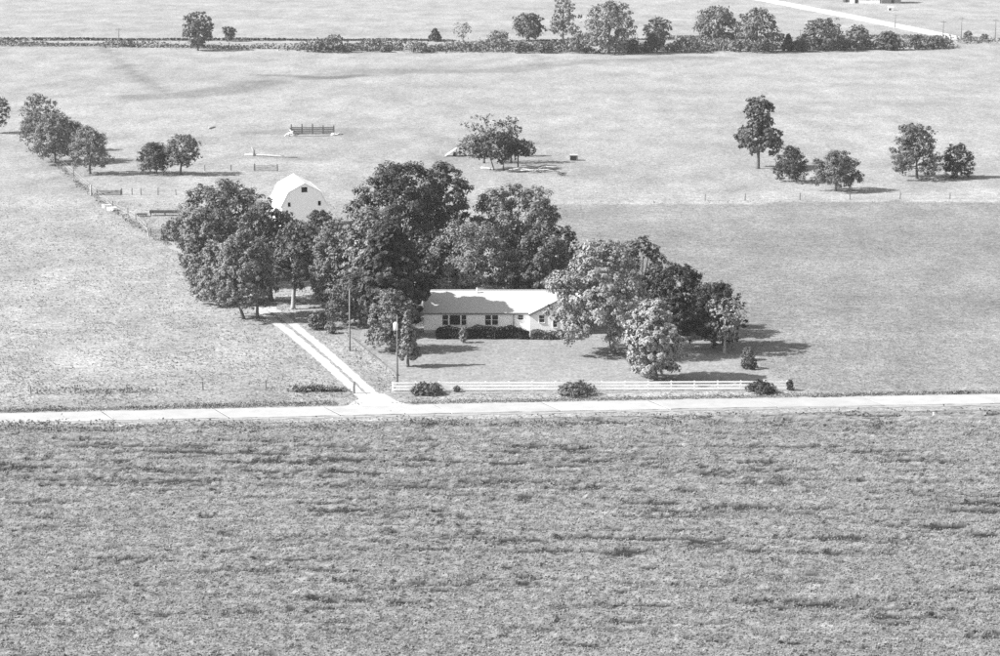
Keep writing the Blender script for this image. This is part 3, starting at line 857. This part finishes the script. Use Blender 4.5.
panel(97, 121, 195, 190, 'weathered plank panel beside the pale gatepost', 4, M_oldwood, 'fence_panel', 'fence panel')
panel(255, 277.5, 171, 164.8, 'pale plank panel standing left of the barn roof', 4, M_palewood, 'fence_panel', 'fence panel')
panel(151, 162, 236.5, 229, 'pale plank farm gate at the left edge of the grove', 5, M_palewood, 'farm_gate', 'gate')
g = G(91, 195); t = thing('gatepost', 'pale thick gatepost at the end of the weathered plank panel', 'post', g)
MB().tube([(0, 0, -.3), (0, 0, 1.0), (.05, 0, 1.75)], [.2, .19, .17], 8).build('shaft', M_palewood, t)
MB().tube([(.05, 0, 1.75), (.05, 0, 1.82)], [.19, .08], 8).build('cap', M_palewood, t)
g = G(149, 236.5); t = thing('gatepost', 'pale leaning gatepost beside the plank farm gate', 'post', g)
MB().tube([(0, 0, -.3), (-.1, 0, .8), (-.25, 0, 1.25)], [.14, .13, .12], 8).build('shaft', M_palewood, t)
MB().tube([(-.25, 0, 1.25), (-.26, 0, 1.31)], [.13, .05], 8).build('cap', M_palewood, t)
def tank(px, base, L, Wd, h, label, rz):
    g = G(px, base); t = thing('stock_tank', label, 'stock tank', g, rz, 'white stock tanks in the pasture')
    n = 18; mb = MB(); b = 0
    rings = [(1.0, .0), (1.04, h), (1.10, h + .02), (1.10, h + .06), (.96, h + .06), (.94, .1)]
    for s, z in rings:
        for k in range(n):
            a = 2 * math.pi * k / n; ex = abs(math.cos(a)) ** .7 * math.copysign(1, math.cos(a)); ey = abs(math.sin(a)) ** .7 * math.copysign(1, math.sin(a))
            mb.v.append((ex * L / 2 * s, ey * Wd / 2 * s, z))
    for r in range(len(rings) - 1):
        for k in range(n): mb.f.append((r * n + k, r * n + (k + 1) % n, (r + 1) * n + (k + 1) % n, (r + 1) * n + k))
    mb.f.append(tuple(reversed(range(n)))); mb.f.append(tuple((len(rings) - 1) * n + k for k in range(n)))
    mb.build('tub', M_white, t, False)
    MB().tube([(-L / 2 * .4, 0, .1), (-L / 2 * .4, 0, h + .3)], [.03, .03], 6).build('inlet_pipe', M_metal, t)
tank(106.5, 207.6, 1.35, .75, .45, 'white oval stock tank, the farther of the two by the fence', .2)
tank(112, 210.6, 1.45, .8, .5, 'white oval stock tank, the nearer of the two by the fence', -.15)
def bunk(px0, px1, base, h, label):
    a, b = G(px0, base), G(px1, base); L = b[0] - a[0]; t = thing('feed_bunk', label, 'feed trough', a)
    MB().box(0, L, -.35, .35, h * .5, h * .56).build('floor_board', M_oldwood, t)
    MB().poly_slab([(0, -.36, h * .5), (L, -.36, h * .5), (L, -.45, h), (0, -.45, h)], (0, -.04, 0)).build('side_board', M_oldwood, t)
    MB().poly_slab([(0, .36, h * .5), (L, .36, h * .5), (L, .45, h), (0, .45, h)], (0, .04, 0)).build('side_board', M_oldwood, t)
    for q in np.linspace(.15, L - .15, max(2, int(L / 1.6) + 1)):
        for s in (-.3, .3): MB().box(q - .05, q + .05, s - .05, s + .05, -.1, h * .495).build('leg', M_oldwood, t)
    for q in (0, L): MB().box(q - .03, q + .03, -.34, .34, h * .565, h * .95).build('end_board', M_oldwood, t)
bunk(150, 180, 215.5, .85, 'long dark wooden feed trough left of the grove')
bunk(137, 147, 216.5, .5, 'short low dark feed trough beside the fence line')

# open board pen in the middle of the pasture
a, b = G(291, 134.5), G(333.5, 134.5); L = b[0] - a[0]
pen = thing('board_pen', 'dark weathered board pen standing alone in the back pasture', 'pen', a)
ph = zat(126, a[1])
for q in range(5):
    xq = L * q / 4; MB().box(xq - .12, xq + .12, 1.0, 1.24, -.3, ph * random.uniform(.95, 1.2)).build('post', M_oldwood, pen)
for q in range(4):
    for z in range(4):
        MB().box(L * q / 4 + .03, L * (q + 1) / 4 - .03, .90, .97, ph * (.08 + z * .20), ph * (.22 + z * .20)).build('plank', M_oldwood, pen)
for s, xq in ((0, -.14), (1, L + .14)):
    for z in range(3): MB().box(xq - .03, xq + .03, -.9, .88, ph * (.1 + z * .26), ph * (.27 + z * .26)).build('side_plank', M_oldwood, pen)
def heap(name, px, base, label, cat, n, Lr, rad, mat, seed, spread=.5, up=.35, part='limb'):
    r = random.Random(seed); g = G(px, base); t = thing(name, label, cat, g)
    for q in range(n):
        a = r.uniform(-.9, .9) + (math.pi if r.random() < .4 else 0); Lq = r.uniform(*Lr); x, y = r.uniform(-spread, spread), r.uniform(-spread, spread) * 1.2
        zz = r.uniform(.05, up); z2 = r.uniform(.05, up * 1.5)
        dx, dy = math.cos(a) * Lq / 2, math.sin(a) * Lq / 2
        MB().tube([(x - dx, y - dy, zz * .4), (x + r.uniform(-.15, .15), y, (zz + z2) / 2 + .05), (x + dx, y + dy, z2)], [rad, rad * .85, rad * .5], 6).build(part, mat, t, True)
    return t
heap('brush_pile', 534, 171, 'heap of bleached limbs lying beside the multi-stemmed tree', 'brush pile', 24, (2.0, 5.5), .11, M_palewood, 3, 2.3, .7)
heap('broken_boards', 290, 136, 'bright broken boards at the left end of the board pen', 'boards', 7, (.8, 1.8), .13, M_white, 5, .5, .9)
heap('broken_boards', 336, 135, 'small bright boards at the right end of the board pen', 'boards', 4, (.8, 1.8), .1, M_white, 6, .7, .3)
def log(px0, py0, px1, py1, r, label, mat, stub=None, name='fallen_log'):
    a, b = G(px0, py0), G(px1, py1); d = b - a; t = thing(name, label, 'log', a)
    MB().tube([(0, 0, r * .8), (d[0] * .35, d[1] * .35 + .2, r * .9), (d[0] * .7, d[1] * .7 - .1, r * .7), (d[0], d[1], r * .45)], [r, r * .9, r * .7, r * .35], 8).build('trunk', mat, t, True)
    if stub:
        f, h = stub
        MB().tube([(d[0] * f, d[1] * f, r * .5), (d[0] * f - .1, d[1] * f, h * .6), (d[0] * f - .5, d[1] * f, h)], [r * 1.2, r, r * .4], 7).build('broken_limb', mat, t, True)
    MB().tube([(d[0] * .6, d[1] * .6, r * .6), (d[0] * .75, d[1] * .6 - .8, .35)], [r * .4, r * .15], 6).build('branch', mat, t, True)
log(245, 155.5, 297, 157.8, .22, 'long bleached fallen tree with one upright broken limb', M_palewood, (.18, 1.7))
log(209, 129, 215.5, 127, .18, 'short bleached log lying alone in the back pasture', M_palewood)
log(481, 168.5, 498, 170.2, .2, 'bleached log on the ground left of the multi-stemmed tree', M_palewood)
log(288, 136.2, 330, 136.0, .12, 'pale pole lying along the front of the board pen', M_palewood, name='fallen_pole')
# lean-to of pale sheets and the little dark hutch
g = G(452, 156); t = thing('lean_to', 'small pale lean-to with a dark open side at the left of the brush', 'lean-to', g)
hh = 1.5
MB().poly_slab([(-1.2, -.9, .05), (-1.2, .9, .05), (.9, .9, hh), (.9, -.9, hh)], (-.05, 0, .06)).build('leaning_sheet', M_white, t)
for s in (-.8, .8): MB().box(.80, .90, s - .05, s + .05, -.1, hh - .1).build('prop', M_oldwood, t)
MB().box(.2, .75, -.75, .75, 0, .7).build('shade_block', M_dark, t)  # dark block added under the sheet to stand for the shade inside
g = G(573.5, 160.6); t = thing('calf_hutch', 'tiny dark-fronted box hutch alone in the pasture', 'hutch', g, -.12)
MB().box(-.68, .68, .0, 1.2, 0, .95).build('body', M_oldwood, t)
MB().box(-.55, .45, -.03, -.003, .08, .78).build('opening', M_dark, t)
MB().poly_slab([(-.8, -.12, .96), (.8, -.12, .96), (.8, 1.32, .99), (-.8, 1.32, .99)], (0, 0, .09)).build('roof', M_palewood, t)
g = G(524, 156); t = thing('leaning_pole', 'pale pole leaning over the dark bush in the pasture', 'pole', g)
MB().tube([(-1.0, 0, -.05), (.6, 0, 1.6), (2.2, .2, 3.4)], [.1, .08, .05], 6).build('shaft', M_palewood, t)
MB().tube([(.6, 0, 1.6), (1.2, -.4, 1.8)], [.05, .02], 5).build('branch', M_palewood, t)

# far farm buildings at the top right
def far_shed(px0, px1, base, h, dep, wallm, roofm, label, doors):
    a, b = G(px0, base), G(px1, base); L = b[0] - a[0]; t = thing('farm_shed', label, 'shed', a)
    MB().box(0, L, 0, dep, 0, h).build('wall', wallm, t)
    r = h + dep * .22
    MB().poly_slab([(-.4, -.5, h - .08), (L + .4, -.5, h - .08), (L + .4, dep / 2, r), (-.4, dep / 2, r)], (0, 0, .15)).build('roof', roofm, t)
    MB().poly_slab([(-.4, dep + .5, h - .08), (-.4, dep / 2, r), (L + .4, dep / 2, r), (L + .4, dep + .5, h - .08)], (0, 0, .149)).build('roof', roofm, t)
    for s in (.001, L - .201): MB().poly_slab([(s, .02, h), (s, dep - .02, h), (s, dep / 2, r)], (.2, 0, 0)).build('gable', wallm, t)
    for f0, f1, z0, z1 in doors: MB().box(L * f0, L * f1, -.06, -.004, z0, z1).build('door', M_dark if z0 < .3 else M_glass, t)
far_shed(852, 880, 3.2, 3.6, 9, M_white, M_roof, 'long white shed at the top right edge', [(.1, .22, 0, 2.2), (.5, .62, 1.2, 2.2)])
far_shed(881.5, 901, 3.4, 4.5, 10, M_oldwood, M_roof, 'dark weathered shed next to the white one at the top right', [(.5, .62, 0, 2.6)])
far_shed(843, 851, 2.3, 2.4, 5, M_oldwood, M_roof, 'small low grey shed left of the long white shed', [(.3, .6, 0, 1.8)])
a = G(888.5, 10.4); t = thing('small_hutch', 'little white-roofed hutch below the far sheds', 'hutch', a)
MB().box(0, 1.7, 0, 1.4, 0, 1.0).build('body', M_white, t); MB().box(.1, .9, -.05, -.004, .05, .8).build('opening', M_dark, t)
MB().poly_slab([(-.15, -.2, 1.01), (1.85, -.2, 1.01), (1.85, 1.6, 1.3), (-.15, 1.6, 1.3)], (0, 0, .1)).build('roof', M_white, t)

# marker stake and pale stone in the crop
g = G(932, 420); t = thing('marker_stake', 'white slanting marker stake in the verge at right', 'stake', g)
MB().tube([(0, 0, -.3), (.08, 0, .5), (.12, 0, .85)], [.05, .045, .03], 6).build('shaft', M_white, t)
MB().box(.02, .2, -.07, -.05, .5, .8).build('flag', M_white, t)
g = G(139, 641); t = thing('field_stone', 'single pale stone among the crop at bottom left', 'stone', g)
rngs = np.random.default_rng(2); n1, n2 = 9, 6; mb = MB()
for r_ in range(n2 + 1):
    for k in range(n1):
        ph_ = math.pi * r_ / n2; th = 2 * math.pi * k / n1; rr = .38 * rngs.uniform(.8, 1.15)
        mb.v.append((rr * math.sin(ph_) * math.cos(th), rr * math.sin(ph_) * math.sin(th), .34 + .34 * rr * 1.6 * math.cos(ph_)))
for r_ in range(n2):
    for k in range(n1): mb.f.append((r_ * n1 + k, r_ * n1 + (k + 1) % n1, (r_ + 1) * n1 + (k + 1) % n1, (r_ + 1) * n1 + k))
mb.build('stone', M_stone, t)

# ================================================================== TREES
T = make_tree
# grove left of the drive
T(226, 276, 182.5, 106, 'dome', 'mid', 'broad grey-green tree forming the top of the left grove', n=11000, cb=.12)
T(204, 287, 208, 56, 'dome', 'light', 'leafy tree at the outer left edge of the left grove', n=8000, cb=.05)
T(244, 319, 232, 66, 'dome', 'light', 'light tree with a dark forked trunk beside the drive yard', n=9000, cb=.16, trunk_px=251, stems=2)
T(218, 303, 246, 60, 'dome', 'light', 'low spreading tree at the front left of the left grove', n=7000, cb=.04)
make_shrub(171, 240, 221, 22, 'mid', 'round bush at the left tip of the left grove', n=1500)
T(266, 301, 205, 62, 'dome', 'mid', 'tree with a short thick trunk behind the drive yard', n=8500, cb=.24, trunk_px=271)
T(298, 309, 224, 58, 'dome', 'mid', 'tree with a pale forked trunk right of the drive yard', n=8000, cb=.30, trunk_px=293, bark=M_palebark)
T(320, 270, 211, 46, 'dome', 'dark', 'dark leafy tree in front of the right half of the barn', n=5500, cb=.1)
T(284, 262, 212, 36, 'round', 'dark', 'dark slim tree in front of the left corner of the barn', n=4500, cb=.1)
# big dark group left of the house
T(400, 292, 164, 112, 'dome', 'dark', 'tallest dark tree in the middle of the farmstead', n=14000, cb=.1)
T(444, 284, 163, 72, 'dome', 'mid', 'tall tree with a lighter top at the right of the tallest tree', n=9500, cb=.1)
T(370, 316, 210, 80, 'dome', 'light', 'full tree standing before the tallest dark tree', n=10000, cb=.08)
T(337, 312, 220, 58, 'dome', 'light', 'leafy tree between the drive and the bare pole', n=7500, cb=.08)
T(391, 334.3, 224, 64, 'dome', 'dark', 'dark tree close to the left gable of the house', n=15000, cb=.10, leaf=.3)
T(436, 306, 232, 44, 'round', 'dark', 'dark tree behind the left end of the roof', n=6000, cb=.1)
T(352, 326, 272, 56, 'dome', 'mid', 'low spreading tree just behind the bare wooden pole', n=5500, cb=.1, trunk_px=362)
make_shrub(318, 329, 311, 22, 'mid', 'grey bush at the right edge of the drive', n=1500)
make_shrub(331, 333.5, 322, 13, 'light', 'small pale round bush left of the bare pole', n=900, kind='round')
T(391, 351, 289.5, 50, 'dome', 'light', 'small round tree behind the transformer pole', n=6000, cb=.05)
T(408, 367, 310.5, 24, 'cone', 'pale', 'slim pale conical tree right of the transformer pole', n=3200, cb=.12, leaf=.17)
# behind the house
T(516, 284, 187, 84, 'vase', 'light', 'tall light-topped tree rising behind the house', n=10000, cb=.1)
T(472, 308, 224, 92, 'dome', 'light', 'wide feathery light tree behind the left half of the roof', n=9000, cb=.06, leaf=.15)
T(540, 306, 234, 70, 'dome', 'mid', 'mid-grey tree behind the right half of the roof', n=8000, cb=.08)
T(562, 290, 226, 34, 'round', 'dark', 'narrow dark tree at the right of the tall light-topped tree', n=4500, cb=.1)
T(444, 304, 246, 32, 'column', 'pale', 'pale feathery tree at the left corner of the roof', n=4500, cb=.05, leaf=.24)
# right of the house
T(602, 354, 241, 102, 'dome', 'pale', 'largest light tree overhanging the house wing', n=13500, leaf=.17, cb=.13, trunk_px=614)
T(640, 330, 240, 66, 'dome', 'mid', 'darker tree behind the largest light tree', n=8500, cb=.1)
T(676, 336, 264, 64, 'dome', 'dark', 'dark round tree right of the largest light tree', n=8000, cb=.08)
T(714, 348, 283, 62, 'dome', 'dark', 'dark tree at the right end of the farmstead', n=8000, cb=.12)
T(724.5, 354, 300, 42, 'vase', 'pale', 'thin open light tree on a slender pale trunk', n=1000, cb=.28, airy=.5, bark=M_palebark, leaf=.15)
T(652, 380.5, 301, 63, 'dome', 'bright', 'bright rounded tree on the front lawn', n=12500, leaf=.15, cb=.08, trunk_px=656.5)
make_shrub(749, 369, 357, 17, 'dark', 'small dark shrub at the right edge of the lawn', n=1200)
make_shrub(748, 360, 347, 15, 'mid', 'small lighter shrub behind the dark one at the right of the lawn', n=900)
# shrubs on the white fence
make_shrub(427, 394, 384.5, 34, 'mid', 'wide dark shrub at the left end of the white fence', n=1800, leaf=.13)
make_shrub(457, 392, 386, 8, 'mid', 'tiny shrub at the white fence right of the wide left one', n=400)
make_shrub(576, 394.5, 385, 42, 'mid', 'wide low shrub against the middle of the white fence', n=1900, leaf=.13)
make_shrub(761, 392, 382.5, 34, 'dark', 'wide dark shrub near the right end of the white fence', n=1800, leaf=.13)
make_shrub(790, 390.5, 379.5, 9, 'dark', 'small dark shrub at the right corner post of the white fence', n=500)
# left tree row in the pasture
LG = dict(n=4200)
T(-4, 133, 96, 28, 'round', 'mid', 'tree cut by the left edge of the picture', cb=.15, **LG)
T(41, 151, 95, 44, 'dome', 'mid', 'tallest tree at the back of the left pasture row', cb=.12, **LG)
T(55, 163, 113, 52, 'dome', 'light', 'broad tree in the middle of the left pasture row', cb=.14, **LG)
T(74, 161, 121, 32, 'round', 'mid', 'darker tree between the last two of the left pasture row', cb=.12, **LG)
T(90, 174, 127, 42, 'dome', 'light', 'nearest tree of the left pasture row', cb=.16, **LG)
T(155, 174, 143, 37, 'dome', 'dark', 'dark low tree, the left one of the pair in the pasture', cb=.1, trunk_px=157, **LG)
T(183, 174.5, 135.5, 36, 'round', 'mid', 'lighter tree, the right one of the pair in the pasture', cb=.22, trunk_px=180.5, **LG)
# brushy cluster in the middle of the pasture
T(496, 170, 133, 46, 'dome', 'dark', 'low dark multi-stemmed tree beside the bleached limbs', cb=.30, n=1500, stems=2, leaf=.24, trunk_px=499)
T(518, 169, 139, 26, 'dome', 'dark', 'small tree on a straight stem right of the multi-stemmed one', cb=.42, n=700, leaf=.24)
T(484, 163, 115, 40, 'vase', 'mid', 'thin almost bare tree rising left behind the multi-stemmed one', cb=.3, n=420, airy=.8, leaf=.22)
T(511, 163, 117, 22, 'vase', 'mid', 'thin ragged sapling rising right behind the multi-stemmed one', cb=.4, n=330, airy=.8, leaf=.22)
make_shrub(474, 156.5, 136, 40, 'mid', 'wide thin bush left of the multi-stemmed tree', n=1100, leaf=.22)
make_shrub(529, 156, 141, 16, 'dark', 'round dark bush under the leaning pale pole', n=900)
make_shrub(562, 175.5, 172.5, 11, 'mid', 'tiny low weed bush right of the bleached limbs', n=250)
# right pasture trees
T(758, 168.5, 98, 44, 'tier', 'mid', 'tall tiered tree standing alone in the right pasture', cb=.25, n=4200, leaf=.28)
T(791, 182, 146.5, 35, 'dome', 'dark', 'dark leaning tree between the tiered tree and the round one', cb=.06, n=3800, trunk_px=796)
T(836, 191, 152, 48, 'dome', 'mid', 'round tree nearest the hay field in the right pasture', cb=.14, n=4800)
T(915, 178.5, 124.5, 56, 'tier', 'mid', 'wide layered tree near the right edge', cb=.12, n=4800, trunk_px=917)
T(957, 177.5, 144, 34, 'dome', 'dark', 'dark round tree right of the wide layered one', cb=.08, n=3600)
# far hedgerow
FH = 'trees of the far hedgerow'
def FT(px, b, t, w, kind, tone, label, n=1500, **k): return T(px, b, t, w, kind, tone, label, n=n, group=FH, leaf=k.pop('leaf', .38), cb=k.pop('cb', .15), **k)
FT(198, 50.5, 12.5, 31, 'round', 'mid', 'tree alone on the left stretch of the far hedgerow', cb=.12)
FT(229.5, 41.5, 27, 14, 'vase', 'mid', 'small tree right of the lone far tree on the left', 350)
FT(529, 42, 13.5, 31, 'round', 'mid', 'round tree leading the far hedgerow, left of the tall thin one', 1400)
FT(563, 43, -3, 34, 'tier', 'light', 'tall thin open tree in the far hedgerow', 900, airy=.6)
FT(609, 53.5, 1.5, 52, 'column', 'light', 'biggest tree of the far hedgerow', 2600, cb=.06)
FT(657, 52, 18, 30, 'vase', 'mid', 'ragged light tree right of the biggest far tree', 900)
FT(718, 47, 7, 46, 'dome', 'mid', 'broad dark tree, left one of the two close together far off', 1800)
FT(757, 52, 8.5, 44, 'dome', 'mid', 'broad tree, right one of the two close together far off', 1800, cb=.05)
FT(822, 50.5, 19, 44, 'dome', 'mid', 'wide tree in the right part of the far hedgerow', 1600)
FT(857, 49, 25.5, 26, 'dome', 'light', 'light tree between two darker ones at right far off', 900)
FT(887, 50, 32, 24, 'dome', 'mid', 'squat dark tree near the right end of the far hedgerow', 1100, cb=.04)
FT(788, 51, 34, 15, 'cone', 'dark', 'small dark pointed tree in the far hedgerow', 700, cb=.04)
FT(435, 41.5, 28.5, 15, 'cone', 'dark', 'small dark evergreen alone behind the far road', 450, cb=.08)
FT(463, 42, 23, 22, 'vase', 'light', 'almost leafless tree behind the far road', 90, airy=.9)
FB = 'bushes of the far hedgerow'
def FS(px, b, t, w, tone, label, n=700, **k): return make_shrub(px, b, t, w, tone, label, n=n, group=FB, leaf=.36, **k)
FS(335, 52.5, 35, 30, 'mid', 'large bush on the left stretch of the far hedgerow')
FS(320, 52, 40, 16, 'mid', 'small bush touching the large left bush of the far hedgerow', 350)
FS(497, 41.5, 31, 26, 'mid', 'low wide bush beyond the far road left of the round tree', 450)
FS(580, 53, 34, 22, 'mid', 'dark bush left of the biggest far tree')
FS(632, 53, 40, 20, 'dark', 'dark bush at the foot of the biggest far tree', 600)
FS(650, 53, 36, 14, 'dark', 'narrow dark bush under the ragged far tree', 500)
FS(690, 52.5, 38, 34, 'mid', 'wide bush between the ragged tree and the broad far tree', 800)
FS(545, 53, 42, 20, 'mid', 'low bush below the tall thin far tree', 500)
FS(520, 53, 43, 16, 'mid', 'low bush below the leading round far tree', 400)
FS(735, 51.5, 40, 16, 'light', 'pale bush between the two close far trees', 450)
FS(800, 51.5, 39, 18, 'dark', 'dark bush left of the wide far tree', 500)
FS(842, 50, 38, 16, 'mid', 'bush right of the wide far tree', 450)
FS(915, 49.5, 35, 20, 'mid', 'bush second from the right end of the far hedgerow', 600)
FS(936, 48.5, 36, 22, 'mid', 'bush at the right end of the far hedgerow', 600)
FS(968, 40.5, 31, 12, 'mid', 'small scrub bush right of the road junction', 260)
FS(984, 40.5, 34, 10, 'mid', 'small scrub bush near the right picture edge', 220)
FS(385, 52, 45, 14, 'mid', 'low bush midway on the left stretch of the far hedgerow', 300)
FS(420, 52.5, 43, 24, 'mid', 'low spreading bush below the small far evergreen', 450)
FS(128, 46.5, 41, 20, 'mid', 'low weedy bush beside the left far power pole', 300)

# ------------------------------------------------------------------ air between the camera and the far fields
hm = bpy.data.materials.new('haze_air'); hm.use_nodes = True
hn = hm.node_tree; hn.nodes.clear()
ho = hn.nodes.new('ShaderNodeOutputMaterial'); hv = hn.nodes.new('ShaderNodeVolumePrincipled')
hv.inputs['Color'].default_value = (.9, .9, .9, 1); hv.inputs['Density'].default_value = 0.00009
hv.inputs['Anisotropy'].default_value = 0.2
hn.links.new(hv.outputs[0], ho.inputs['Volume'])
hz = MB().box(-5200, 5200, -800, 6200, -1.5, 62).build('haze', hm)
tag(hz, 'thin pale summer haze over the fields', 'haze', kind='stuff')
